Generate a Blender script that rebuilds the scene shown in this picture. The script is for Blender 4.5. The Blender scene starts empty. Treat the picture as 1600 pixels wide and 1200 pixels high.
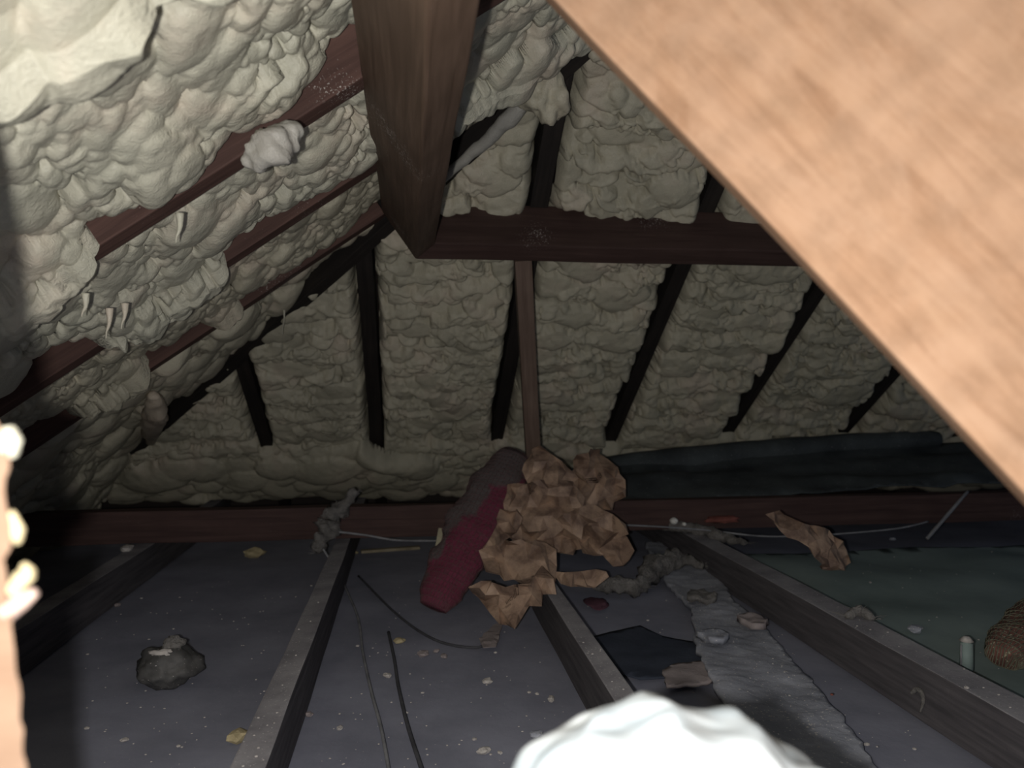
import bpy, bmesh, math, random
import numpy as np
from mathutils import Vector, Matrix, noise as mnoise
from mathutils.geometry import delaunay_2d_cdt

C = bpy.context.scene.collection
rng = np.random.RandomState(7)
random.seed(7)

# ------------------------------------------------------------------ camera
CH = 0.6                                   # camera height above the loft floor
YAW = math.radians(7.6); PIT = math.radians(0.24); F = 1200.0
cam_d = bpy.data.cameras.new('camera'); cam = bpy.data.objects.new('camera', cam_d); C.objects.link(cam)
cam.location = (0, 0, CH); cam.rotation_euler = (math.pi/2 - PIT, 0, -YAW)
cam_d.sensor_width = 36; cam_d.lens = 36*F/1600; cam_d.clip_start = 0.02; cam_d.clip_end = 50
cam_d.dof.use_dof = True; cam_d.dof.focus_distance = 1.35; cam_d.dof.aperture_fstop = 4.5
bpy.context.scene.camera = cam

# ------------------------------------------------------------------ light
w = bpy.data.worlds.new('world'); bpy.context.scene.world = w; w.use_nodes = True
w.node_tree.nodes['Background'].inputs[0].default_value = (0.58, 0.72, 1.0, 1)
w.node_tree.nodes['Background'].inputs[1].default_value = 0.11
fwd = Vector((math.sin(YAW), math.cos(YAW), 0)); rgt = Vector((math.cos(YAW), -math.sin(YAW), 0))
ld = bpy.data.lights.new('flash', 'POINT'); lo = bpy.data.objects.new('phone_flash', ld); C.objects.link(lo)
ld.energy = 36; ld.color = (1.0, 0.975, 0.945); ld.shadow_soft_size = 0.006
lo.location = Vector((0, 0, CH)) - rgt*0.034 + Vector((0, 0, -0.009))
vs = bpy.context.scene.view_settings
vs.view_transform = 'Standard'; vs.look = 'None'; vs.gamma = 1; vs.exposure = 0.0; vs.use_curve_mapping = False

ROT = cam.rotation_euler.to_matrix()
def ray(u, v):
    return ROT @ Vector(((u-800)/F, -(v-600)/F, -1.0))
def atz(u, v, z):
    d = ray(u, v); return Vector((0, 0, CH)) + d*((z-CH)/d.z)
def aty(u, v, y):
    d = ray(u, v); return Vector((0, 0, CH)) + d*(y/d.y)
def atd(u, v, dep):
    return Vector((0, 0, CH)) + ray(u, v)*dep

# ------------------------------------------------------------------ materials
def nt(name, rough=0.8, spec=0.3):
    m = bpy.data.materials.new(name); m.use_nodes = True
    t = m.node_tree; b = t.nodes['Principled BSDF']
    b.inputs['Roughness'].default_value = rough; b.inputs['Specular IOR Level'].default_value = spec
    return m, t, b
def N(t, typ, **kw):
    n = t.nodes.new(typ)
    for k, v in kw.items(): setattr(n, k, v)
    return n
def coords(t, scale, kind='Object'):
    tc = N(t, 'ShaderNodeTexCoord'); mp = N(t, 'ShaderNodeMapping'); mp.inputs['Scale'].default_value = scale
    t.links.new(tc.outputs[kind], mp.inputs[0]); return mp.outputs[0]
def noise_tex(t, vec, sc, det=4, rough=0.55, dist=0.0):
    n = N(t, 'ShaderNodeTexNoise'); n.inputs['Scale'].default_value = sc; n.inputs['Detail'].default_value = det
    n.inputs['Roughness'].default_value = rough; n.inputs['Distortion'].default_value = dist
    t.links.new(vec, n.inputs['Vector']); return n.outputs['Fac']
def ramp(t, fac, stops):
    r = N(t, 'ShaderNodeValToRGB'); e = r.color_ramp.elements
    while len(e) < len(stops): e.new(0.5)
    for i, (p, c) in enumerate(stops): e[i].position = p; e[i].color = (*c, 1)
    t.links.new(fac, r.inputs[0]); return r.outputs[0]
def mix(t, fac, a, b):
    m = N(t, 'ShaderNodeMix', data_type='RGBA')
    if isinstance(fac, float): m.inputs[0].default_value = fac
    else: t.links.new(fac, m.inputs[0])
    for s, x in ((6, a), (7, b)):
        if isinstance(x, tuple): m.inputs[s].default_value = (*x, 1)
        else: t.links.new(x, m.inputs[s])
    return m.outputs[2]
def bump(t, b, fac, strength, dist):
    n = N(t, 'ShaderNodeBump'); n.inputs['Strength'].default_value = strength; n.inputs['Distance'].default_value = dist
    t.links.new(fac, n.inputs['Height']); t.links.new(n.outputs[0], b.inputs['Normal'])

def wood(name, dark, light, dust=None, dust_lo=0.62, rough=0.75, sc=1.0, spec=0.25):
    """grain runs along local X"""
    m, t, b = nt(name, rough, spec)
    v = coords(t, (1.5*sc, 28*sc, 28*sc)); g = noise_tex(t, v, 2.2, 6, 0.6, 0.6)
    col = ramp(t, g, [(0.3, dark), (0.7, light)])
    v2 = coords(t, (1, 1, 1)); bl = noise_tex(t, v2, 7, 3)
    col = mix(t, ramp(t, bl, [(0.4, (0, 0, 0)), (0.7, (0.5, 0.5, 0.5))]), col, dark)
    if dust:
        d1 = noise_tex(t, v2, 260, 2, 0.7); d2 = noise_tex(t, v2, 5, 2)
        s = N(t, 'ShaderNodeMath', operation='MULTIPLY'); t.links.new(d1, s.inputs[0]); t.links.new(d2, s.inputs[1])
        col = mix(t, ramp(t, s.outputs[0], [(dust_lo*0.5, (0, 0, 0)), (dust_lo*0.5+0.08, (0.85, 0.85, 0.85))]), col, dust)
    t.links.new(col, b.inputs['Base Color']); bump(t, b, g, 0.35, 0.003)
    return m
def dusty(name, c1, c2, sc=12, speck=None, rough=0.9, bs=0.4, bd=0.004, thr=0.7):
    m, t, b = nt(name, rough, 0.2)
    v = coords(t, (1, 1, 1)); a = noise_tex(t, v, sc, 7, 0.62)
    col = ramp(t, a, [(0.35, c1), (0.68, c2)])
    if speck:
        s = noise_tex(t, v, 190, 2, 0.5)
        col = mix(t, ramp(t, s, [(thr, (0, 0, 0)), (thr+0.03, (1, 1, 1))]), col, speck)
    t.links.new(col, b.inputs['Base Color']); bump(t, b, noise_tex(t, v, sc*6, 5, 0.65), bs, bd)
    return m

def foam_mat(name, c0, c1, c2):
    m, t, b = nt(name, 0.5, 0.32)
    v = coords(t, (1, 1, 1))
    a = noise_tex(t, v, 5, 4, 0.6)
    col = ramp(t, a, [(0.36, c0), (0.52, c1), (0.66, c2)])
    f = noise_tex(t, v, 45, 4, 0.6)
    col = mix(t, ramp(t, f, [(0.3, (0.35, 0.35, 0.35)), (0.55, (0, 0, 0))]), col, tuple(x*0.72 for x in c1))
    t.links.new(col, b.inputs['Base Color'])
    bump(t, b, noise_tex(t, v, 110, 3, 0.6, 1.2), 0.5, 0.004)
    return m
M_foam = foam_mat('spray_foam_cream', (0.42, 0.41, 0.325), (0.48, 0.46, 0.365), (0.52, 0.455, 0.36))
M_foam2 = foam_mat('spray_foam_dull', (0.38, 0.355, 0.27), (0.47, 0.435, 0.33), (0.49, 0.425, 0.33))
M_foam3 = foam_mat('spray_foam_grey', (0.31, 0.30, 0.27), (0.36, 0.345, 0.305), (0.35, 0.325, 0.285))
M_red = wood('red_brown_rafter', (0.06, 0.032, 0.026), (0.125, 0.068, 0.054), (0.5, 0.46, 0.42), 0.70)
M_purl = wood('brown_purlin', (0.075, 0.047, 0.031), (0.165, 0.108, 0.076), (0.5, 0.45, 0.4), 0.8, rough=0.6)
M_back = wood('dark_purlin', (0.045, 0.026, 0.022), (0.085, 0.052, 0.044), (0.4, 0.36, 0.33), 0.86, rough=0.6)
M_raft = wood('near_black_rafter', (0.014, 0.012, 0.011), (0.035, 0.028, 0.024))
M_strut = wood('brown_strut', (0.10, 0.066, 0.05), (0.19, 0.135, 0.105))
M_bind = wood('maroon_binder', (0.05, 0.028, 0.025), (0.10, 0.058, 0.05), (0.4, 0.37, 0.35), 0.85)
M_joist = dusty('dusty_joist', (0.10, 0.095, 0.10), (0.22, 0.21, 0.215), 9, (0.55, 0.52, 0.5))
def joist_mat():
    m, t, b = nt('dusty_joist', 0.9, 0.2)
    v = coords(t, (1, 1, 1)); a = noise_tex(t, v, 9, 7, 0.62)
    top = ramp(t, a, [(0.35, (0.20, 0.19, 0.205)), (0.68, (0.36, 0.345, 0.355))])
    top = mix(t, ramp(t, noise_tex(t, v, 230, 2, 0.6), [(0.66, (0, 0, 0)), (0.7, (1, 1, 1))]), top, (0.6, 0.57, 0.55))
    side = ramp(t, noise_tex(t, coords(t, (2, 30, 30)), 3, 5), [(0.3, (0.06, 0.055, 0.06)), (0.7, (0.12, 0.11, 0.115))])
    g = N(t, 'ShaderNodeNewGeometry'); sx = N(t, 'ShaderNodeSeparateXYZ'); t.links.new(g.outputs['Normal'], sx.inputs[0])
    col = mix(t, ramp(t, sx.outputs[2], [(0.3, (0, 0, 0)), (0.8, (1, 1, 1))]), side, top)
    t.links.new(col, b.inputs['Base Color']); bump(t, b, noise_tex(t, v, 60, 5, 0.65), 0.4, 0.003)
    return m
M_joist = joist_mat()
M_sark = wood('dark_sarking', (0.02, 0.015, 0.013), (0.04, 0.03, 0.026))
M_floor = dusty('grey_blue_plasterboard', (0.21, 0.215, 0.265), (0.30, 0.305, 0.37), 4.5, (0.5, 0.48, 0.48), bs=0.25, thr=0.735)
M_green = dusty('dark_green_sheet', (0.20, 0.255, 0.24), (0.30, 0.365, 0.345), 3.5, None, 0.7, 0.2)
M_black = dusty('black_plastic', (0.04, 0.045, 0.048), (0.085, 0.097, 0.098), 6, (0.3, 0.3, 0.3), 0.55, 0.3)
M_dust = dusty('grey_dust_debris', (0.24, 0.25, 0.285), (0.42, 0.43, 0.48), 7, (0.7, 0.66, 0.62), bs=0.7, bd=0.004, thr=0.66)
M_fluff = dusty('grey_fibre', (0.16, 0.15, 0.14), (0.34, 0.32, 0.30), 30, None, 1, 1.0, 0.01)
M_cable = dusty('grey_cable', (0.16, 0.16, 0.17), (0.30, 0.30, 0.31), 20)
M_cabled = dusty('dark_cable', (0.05, 0.05, 0.055), (0.09, 0.09, 0.10), 20)
M_white = dusty('chalk_white', (0.6, 0.58, 0.54), (0.8, 0.78, 0.73), 30)
M_chip = dusty('pale_chip', (0.38, 0.35, 0.33), (0.58, 0.54, 0.5), 60)
M_yel = dusty('yellowed_foam', (0.35, 0.29, 0.17), (0.55, 0.46, 0.28), 40)
M_pink = dusty('pinkish_board', (0.27, 0.23, 0.225), (0.36, 0.31, 0.30), 20)
M_rust = dusty('rust_red', (0.15, 0.055, 0.045), (0.28, 0.10, 0.08), 20)
M_ball = dusty('dark_crumple', (0.05, 0.05, 0.05), (0.13, 0.125, 0.12), 14, (0.45, 0.42, 0.4), 0.6)

# near pine board
def pine():
    m, t, b = nt('sawn_pine', 0.8, 0.15)
    v = coords(t, (2.2, 22, 22)); g = noise_tex(t, v, 2.4, 7, 0.65, 1.2)
    col = ramp(t, g, [(0.28, (0.19, 0.105, 0.060)), (0.5, (0.26, 0.153, 0.092)), (0.72, (0.32, 0.20, 0.125))])
    v1 = coords(t, (1, 1, 1)); bl = noise_tex(t, coords(t, (0.7, 1.4, 1)), 13, 7, 0.7, 0.6)
    col = mix(t, ramp(t, bl, [(0.4, (0, 0, 0)), (0.66, (0.75, 0.75, 0.75))]), col, (0.32, 0.205, 0.135))
    bl2 = noise_tex(t, v1, 30, 5, 0.7)
    col = mix(t, ramp(t, bl2, [(0.3, (0.28, 0.28, 0.28)), (0.55, (0, 0, 0))]), col, (0.12, 0.072, 0.042))
    # band-saw marks across the board
    wv = N(t, 'ShaderNodeTexWave', wave_type='BANDS', bands_direction='X'); wv.inputs['Scale'].default_value = 7
    wv.inputs['Distortion'].default_value = 3.5; wv.inputs['Detail'].default_value = 3; t.links.new(v1, wv.inputs['Vector'])
    col = mix(t, ramp(t, wv.outputs['Fac'], [(0.0, (0.12, 0.12, 0.12)), (0.6, (0, 0, 0))]), col, (0.10, 0.06, 0.036))
    t.links.new(col, b.inputs['Base Color']); bump(t, b, g, 0.3, 0.002)
    return m
M_pine = pine()
def plain_plastic():
    m, t, b = nt('white_plastic', 0.5, 0.4)
    v = coords(t, (1, 1, 1)); a = noise_tex(t, v, 14, 3)
    t.links.new(ramp(t, a, [(0.35, (0.36, 0.42, 0.46)), (0.6, (0.47, 0.50, 0.51))]), b.inputs['Base Color'])
    return m
M_plastic = plain_plastic()
def paper():
    m, t, b = nt('brown_kraft_paper', 0.6, 0.3)
    v = coords(t, (1, 1, 1)); a = noise_tex(t, v, 16, 5, 0.6)
    col = ramp(t, a, [(0.38, (0.17, 0.11, 0.082)), (0.62, (0.42, 0.29, 0.205))])
    t.links.new(col, b.inputs['Base Color']); bump(t, b, noise_tex(t, v, 55, 5, 0.6, 1.0), 0.6, 0.006)
    return m
M_paper = paper()
m, t, b = nt('print_ink', 0.7); b.inputs['Base Color'].default_value = (0.05, 0.03, 0.022, 1); M_ink = m
def net_mat():
    m, t, b = nt('red_net_sack', 0.65, 0.3)
    v = coords(t, (1, 1, 1))
    a = noise_tex(t, v, 9, 4, 0.6, 0.5)
    # the sack's cloth is brown towards its neck and dark red at its foot and along one side
    sx = N(t, 'ShaderNodeSeparateXYZ'); t.links.new(v, sx.inputs[0])
    ad = N(t, 'ShaderNodeMath', operation='MULTIPLY_ADD'); ad.inputs[1].default_value = 1.5
    t.links.new(sx.outputs[0], ad.inputs[0]); t.links.new(a, ad.inputs[2])
    ad2 = N(t, 'ShaderNodeMath', operation='MULTIPLY_ADD'); ad2.inputs[1].default_value = 5.0
    t.links.new(sx.outputs[1], ad2.inputs[0]); t.links.new(ad.outputs[0], ad2.inputs[2])
    col = ramp(t, ad2.outputs[0], [(0.84, (0.11, 0.092, 0.09)), (0.94, (0.17, 0.03, 0.06))])
    col = mix(t, ramp(t, noise_tex(t, v, 60, 3), [(0.45, (0, 0, 0)), (0.7, (0.5, 0.5, 0.5))]), col, (0.07, 0.045, 0.045))
    t.links.new(col, b.inputs['Base Color']); bump(t, b, noise_tex(t, v, 70, 4, 0.7), 0.9, 0.006)
    return m
M_net = net_mat()
M_strand = dusty('red_net_strand', (0.09, 0.055, 0.055), (0.17, 0.10, 0.10), 30)
M_strand2 = dusty('olive_net_strand', (0.09, 0.085, 0.06), (0.18, 0.17, 0.12), 30)
M_heap = dusty('red_brown_heap', (0.09, 0.05, 0.04), (0.20, 0.09, 0.07), 18, (0.3, 0.29, 0.2), thr=0.6)

# ------------------------------------------------------------------ helpers
def link(name, me, mat, parent=None):
    o = bpy.data.objects.new(name, me); C.objects.link(o)
    if mat: me.materials.append(mat)
    if parent: o.parent = parent
    return o
def tag(o, label=None, cat=None, group=None, kind=None):
    if label: o['label'] = label
    if cat: o['category'] = cat
    if group: o['group'] = group
    if kind: o['kind'] = kind
    return o
def smooth(me):
    me.polygons.foreach_set('use_smooth', [True]*len(me.polygons))
def from_bm(name, bm, mat, parent=None, sm=False):
    me = bpy.data.meshes.new(name); bm.to_mesh(me); bm.free()
    if sm: smooth(me)
    return link(name, me, mat, parent)
def empty(name, loc=(0, 0, 0)):
    o = bpy.data.objects.new(name, None); C.objects.link(o); o.location = loc; o.empty_display_size = 0.05; return o

def board(name, p0, p1, width, depth, across, mat, parent=None, seg=24, wob=0.0015, bev=0.003, cut0=0.0, cut1=0.0, away=None):
    """board from p0 to p1 (centre of its inner face line), local X along, local Y = across (width), local Z = away from the inner face (depth).
    cut: slant of the end, metres per metre of local Y."""
    p0 = Vector(p0); p1 = Vector(p1); ax = (p1-p0); L = ax.length; ax.normalize()
    ay = Vector(across); ay = (ay-ax*ay.dot(ax)).normalized(); az = ax.cross(ay)
    if away is not None and az.dot(Vector(away)) < 0: ay = -ay; az = -az
    bm = bmesh.new()
    rings = []
    for i in range(seg+1):
        x = L*i/seg
        ring = []
        for (y, z) in ((-width/2, 0), (width/2, 0), (width/2, depth), (-width/2, depth)):
            xx = x + (cut0*y if i == 0 else 0) + (cut1*y if i == seg else 0)
            n = mnoise.noise_vector(Vector((x*3, y*20, z*20))+p0)*wob
            ring.append(bm.verts.new((xx, y+n.y, z+n.z)))
        rings.append(ring)
    for a, c in zip(rings, rings[1:]):
        for k in range(4):
            bm.faces.new((a[k], a[(k+1) % 4], c[(k+1) % 4], c[k]))
    bm.faces.new(rings[0][::-1]); bm.faces.new(rings[-1])
    bmesh.ops.recalc_face_normals(bm, faces=bm.faces)
    long_e = [e for e in bm.edges if e.is_manifold and e.calc_face_angle(0) > 0.8]
    bmesh.ops.bevel(bm, geom=long_e, offset=bev, segments=2, affect='EDGES', profile=0.6)
    o = from_bm(name, bm, mat, parent)
    M = Matrix((ax, ay, az)).transposed().to_4x4(); M.translation = p0
    o.matrix_world = M
    return o

# numpy value noise
def _h(ix, iy, s):
    n = (ix.astype(np.int64)*374761393 + iy.astype(np.int64)*668265263 + s*1442695041) & 0x7fffffff
    n = ((n ^ (n >> 13))*1274126177) & 0x7fffffff
    return ((n ^ (n >> 16)) & 0xffff)/65535.0
def vn(x, y, s=0):
    ix = np.floor(x); iy = np.floor(y); fx = x-ix; fy = y-iy
    fx = fx*fx*fx*(fx*(fx*6-15)+10); fy = fy*fy*fy*(fy*(fy*6-15)+10)
    a = _h(ix, iy, s); b2 = _h(ix+1, iy, s); c = _h(ix, iy+1, s); d = _h(ix+1, iy+1, s)
    return (a+(b2-a)*fx)*(1-fy) + (c+(d-c)*fx)*fy
def fbm(x, y, s=0, o=3):
    r = 0; a = 0.5; k = 0
    for i in range(o): r = r+a*(vn(x*2**i, y*2**i, s+i)-0.5); a *= 0.5
    return r*2

def grid_mesh(name, P, keep, mat, parent=None):
    """P (n,m,3) points, keep (n,m) bool; quads whose four corners are kept"""
    n, mm = keep.shape
    q = keep[:-1, :-1] & keep[1:, :-1] & keep[:-1, 1:] & keep[1:, 1:]
    idx = np.arange(n*mm).reshape(n, mm)
    i, j = np.nonzero(q)
    F4 = np.stack([idx[i, j], idx[i, j+1], idx[i+1, j+1], idx[i+1, j]], 1)
    used, inv = np.unique(F4, return_inverse=True)
    V = P.reshape(-1, 3)[used]; F4 = inv.reshape(-1, 4)
    me = bpy.data.meshes.new(name)
    me.vertices.add(len(V)); me.vertices.foreach_set('co', V.astype(np.float32).ravel())
    me.loops.add(len(F4)*4); me.loops.foreach_set('vertex_index', F4.astype(np.int32).ravel())
    me.polygons.add(len(F4)); me.polygons.foreach_set('loop_start', np.arange(0, len(F4)*4, 4, dtype=np.int32))
    me.polygons.foreach_set('use_smooth', np.ones(len(F4), bool))
    me.update(calc_edges=True)
    return link(name, me, mat, parent)

TAN = 0.7; CO = 1/math.hypot(1, TAN); SI = TAN*CO
def zL(x): return 1.077 + TAN*x
def zB(y): return 2.489 - TAN*y
HIP = 2.017                                   # x + y on the hip line
nL = np.array([SI, 0, -CO]); nB = np.array([0, -SI, -CO])

def lumps(T, S, base, domes, warp=(0.008, 22), seed=0, aniso=1.4, skew=0.45, ang=0.0):
    """union of skewed domes over a base height. T (m,), S (n,) axes. domes: list of (count per m2, rmin, rmax, amp)"""
    TT, SS = np.meshgrid(T, S)
    wx = TT + warp[0]*fbm(TT*warp[1], SS*warp[1], seed+11, 3)*1.6
    wy = SS + warp[0]*fbm(TT*warp[1], SS*warp[1], seed+37, 3)*1.6
    H = base-0.02
    area = (T[-1]-T[0])*(S[-1]-S[0])
    r_ = np.random.RandomState(seed+5)
    for (dens, r0, r1, amp) in domes:
        n = int(dens*area)
        cx = r_.uniform(T[0], T[-1], n); cy = r_.uniform(S[0], S[-1], n)
        rr = r_.uniform(0, 1, n)**1.6*(r1-r0)+r0
        an = ang+r_.normal(0, 0.35, n); asp = aniso*r_.uniform(0.75, 1.35, n); off = r_.uniform(-0.35, 0.3, n)
        # regional change of coarseness
        reg = vn(cx*6.5, cy*9.0, seed+77)
        for k in range(n):
            if r0 < 0.009 and reg[k] < 0.46+0.12*off[k]: continue
            r = rr[k]; R = r*max(asp[k], 1)+warp[0]
            i0 = np.searchsorted(S, cy[k]-R); i1 = np.searchsorted(S, cy[k]+R)
            j0 = np.searchsorted(T, cx[k]-R); j1 = np.searchsorted(T, cx[k]+R)
            if i1-i0 < 2 or j1-j0 < 2: continue
            X = wx[i0:i1, j0:j1]-cx[k]; Y = wy[i0:i1, j0:j1]-cy[k]
            c, s = math.cos(an[k]), math.sin(an[k])
            a = (X*c+Y*s)/(r*asp[k]); b2 = (-X*s+Y*c)/r
            q = 1-a*a-b2*b2
            hb = base[(i0+i1)//2 if (i0+i1)//2 < len(S) else -1, min((j0+j1)//2, len(T)-1)]
            h = np.where(q > 0, hb+off[k]*r*amp+amp*r*np.sqrt(np.maximum(q, 0))*(1+skew*b2), -9)
            np.maximum(H[i0:i1, j0:j1], h, out=H[i0:i1, j0:j1])
    return H

def round_edge(e, w, D):
    k = np.clip(1-e/w, 0, 1)
    return -D*(1-np.sqrt(np.maximum(1-k*k, 0)))

def axis(lo, hi, step, coarse=None, flo=None, fhi=None):
    if coarse is None: return np.arange(lo, hi+step, step)
    out = []; x = lo
    while x < hi:
        out.append(x); x += step if flo <= x <= fhi else coarse
    out.append(hi); return np.array(out)

# ================================================================== STRUCTURE
def quad_slab(name, pts, thick, n, mat, kind='structure'):
    bm = bmesh.new(); nn = Vector(n).normalized()*thick
    a = [bm.verts.new(Vector(p)) for p in pts]; b2 = [bm.verts.new(Vector(p)+nn) for p in pts]
    bm.faces.new(a); bm.faces.new(b2[::-1]); k = len(pts)
    for i in range(k): bm.faces.new((a[i], b2[i], b2[(i+1) % k], a[(i+1) % k]))
    bmesh.ops.recalc_face_normals(bm, faces=bm.faces)
    return tag(from_bm(name, bm, mat), kind=kind)

# loft floor: the plasterboard between the joists
Tx = np.arange(-1.75, 3.5, 0.03); Ty = np.arange(-0.9, 3.75, 0.03)
XX, YY = np.meshgrid(Tx, Ty)
Z = fbm(XX*2.5, YY*2.5, 3)*0.004 + fbm(XX*14, YY*14, 9)*0.0012 - 0.004
fl = grid_mesh('floor', np.stack([XX, YY, Z], -1), np.ones_like(XX, bool), M_floor); tag(fl, kind='structure')
fl.modifiers.new('thick', 'SOLIDIFY').thickness = 0.012

OFFD = 0.11                                   # rafter depth
def roof_pt_L(x, y, h): return (x+nL[0]*h, y, zL(x)+nL[2]*h)
def roof_pt_B(x, y, h): return (x, y+nB[1]*h, zB(y)+nB[2]*h)
xt, xe = 0.95, -1.56
quad_slab('ceiling_left', [roof_pt_L(xe, -0.3, -OFFD), roof_pt_L(xt, -0.3, -OFFD), roof_pt_L(xt, HIP-xt, -OFFD), roof_pt_L(xe, HIP-xe, -OFFD)], 0.02, -nL, M_sark)
ye = 3.56; yt = HIP-xt
quad_slab('ceiling_back', [roof_pt_B(HIP-ye, ye, -OFFD), roof_pt_B(xt, yt, -OFFD), roof_pt_B(3.4, yt, -OFFD), roof_pt_B(3.4, ye, -OFFD)], 0.02, -nB, M_sark)
bm = bmesh.new()
bmesh.ops.create_cube(bm, size=1, matrix=Matrix.Translation((0.93, 3.62, 0.14)) @ Matrix.Diagonal((5.0, 0.08, 0.30, 1)))
tag(from_bm('wall_back', bm, M_sark), kind='structure')
bm = bmesh.new()
bmesh.ops.create_cube(bm, size=1, matrix=Matrix.Translation((-1.63, 1.33, 0.14)) @ Matrix.Diagonal((0.08, 4.5, 0.30, 1)))
tag(from_bm('wall_left', bm, M_sark), kind='structure')

# ================================================================== RAFTERS
RW = 0.048
L_far = [0.70, 1.16, 1.60, 2.06]              # far edges of the rafters of the side slope
L_lab = ['short length of red-brown rafter showing between the brightest foam lumps, nearest the camera',
         'broad red-brown rafter with a dusting of white specks and foam hanging over it',
         'thin brown rafter between foam bays, just below the speckled red-brown rafter',
         'dark rafter on the side slope, third below the speckled one and nearest the hip']
for yf, lb in zip(L_far, L_lab):
    yc = yf-RW/2; xh = HIP-yf-0.02
    o = board('rafter', roof_pt_L(min(xh, xt-0.02), yc, 0), roof_pt_L(-1.5, yc, 0), RW, OFFD-0.004, (0, 1, 0), M_red, seg=40, away=-nL)
    tag(o, lb, 'rafter', 'rafters of the side slope')
# local Z of board must point up (away from the room): fix by checking
def back_x(u, v):
    d = ray(u, v); k = (zB(0)-CH)/(d.z+TAN*d.y); return d.x*k
B_x = [back_x(413, 685), back_x(588, 685), back_x(777, 685), back_x(956, 685), back_x(1132, 685), back_x(1310, 685), back_x(1486, 685)]
print('BX', B_x)
B_lab = ['short crooked piece of dark rafter on the hip end, nearest the inner corner',
         'near-black rafter strip ending just over the red-brown cross beam, below the big purlin tip',
         'near-black rafter partly hidden behind the upright brown strut',
         'slanting near-black rafter, first one beyond the upright strut',
         'slanting near-black rafter, second one beyond the upright strut',
         'mostly foamed-over rafter of which a short dark piece shows above the brown fibre nest',
         'last dark rafter by the big pine board, almost hidden by foam']
for x, lb in zip(B_x, B_lab):
    y0 = max(HIP-x+0.03, yt+0.02)
    o = board('rafter', roof_pt_B(x, y0, 0), roof_pt_B(x, 3.5, 0), RW, OFFD-0.004, (-1, 0, 0), M_raft, seg=40, away=-nB)
    tag(o, lb, 'rafter', 'rafters of the hip end')
# hip rafter
def hip_pt(x, h): return Vector((x, HIP-x, zL(x))) + Vector((0, 0, -h))
o = board('hip_rafter', hip_pt(xt-0.02, 0.035), hip_pt(-1.48, 0.035), 0.045, 0.125, (1, 1, 0), M_raft, seg=50, away=(0, 0, 1))
tag(o, 'dark hip rafter running diagonally where the two sprayed roof slopes meet', 'rafter')

# ================================================================== FOAM
LDOM = [(420, 0.026, 0.060, 0.50), (1700, 0.014, 0.030, 0.62), (4200, 0.007, 0.015, 0.75)]
def hash01(i): return (math.sin(i*12.9898)*43758.5453) % 1
def foam_left(ya, yb, label, step, seed, mat, domes, bulge=0.012, over=None, xlo=-1.47, fine=(-0.9, 0.4), edge_d=0.06, aniso=1.35, ang=0.3, cover=None, low=-0.040):
    T = np.arange(ya, yb+(RW if cover else 0)+step, step)
    S = axis(0, (xt-xlo)/CO, step, 0.012, (xt-fine[1])/CO, (xt-fine[0])/CO)     # down the slope
    TT, SS = np.meshgrid(T, S); X = xt-SS*CO
    rag = fbm(TT*9, SS*9, seed+2, 3)
    cv = 0*X
    for (x0, x1) in (cover or []):
        cv = np.maximum(cv, np.clip((X-x0)/0.12+0.5, 0, 1)*np.clip((x1-X)/0.12+0.5, 0, 1))
    cv = np.clip(cv+rag*0.5*(cv > 0.02), 0, 1)
    yend = yb+cv*(RW+0.004)
    e = np.minimum(TT-ya, yend-TT)*1.0-0.010*np.maximum(fbm(TT*2, SS*7, seed+55, 2), 0)*2*(1-cv)
    e = np.minimum(e, (HIP-TT-X)/1.3-0.004+0.02*fbm(TT*3, SS*3, seed+9, 2))
    e = e + rag*0.012 + 0.002
    c = np.clip(np.minimum(TT-ya, yend-TT)/((yb-ya)*0.5), 0, 1)
    base = bulge*np.sqrt(c)*1.5 + fbm(TT*5, SS*5, seed+1, 3)*0.030 + low
    base = base+0.17*np.clip((-0.92-X)/0.5, 0, 1)**1.4
    base = base+cv*np.clip((TT-yb+0.05)/0.05, 0, 1)*(-low)*1.0
    if over is not None: base = base+over(TT, X)
    Hh = lumps(T, S, base, domes, seed=seed, aniso=aniso, ang=ang)
    det = np.clip(Hh-base+0.02, 0, 1)
    Hh = Hh + round_edge(e, 0.032, edge_d*(1-0.7*cv))
    Hh = np.where((TT > yb-0.002) & (cv > 0.08) & (e > -0.002), np.maximum(Hh, -0.06+0.066*np.clip(cv/0.6, 0, 1)**0.5+det*0.9*np.sqrt(np.clip(e/0.018, 0, 1))), Hh)
    Hh = Hh + fbm(TT*60, SS*60, seed+4, 2)*0.0012
    Hh = np.maximum(Hh, -OFFD+0.002)
    P = np.stack([X+nL[0]*Hh, TT, zL(X)+nL[2]*Hh], -1)
    o = grid_mesh('spray_foam', P, e > -0.006, mat)
    tag(o, label, 'insulation foam', 'spray foam bays of the side slope')
    return o
def bumpf(y0, x0, ry, rx, a):
    return lambda Y, X: a*np.exp(-((Y-y0)/ry)**2-((X-x0)/rx)**2)
def sumf(*fs): return lambda Y, X: sum(f(Y, X) for f in fs)

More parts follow.
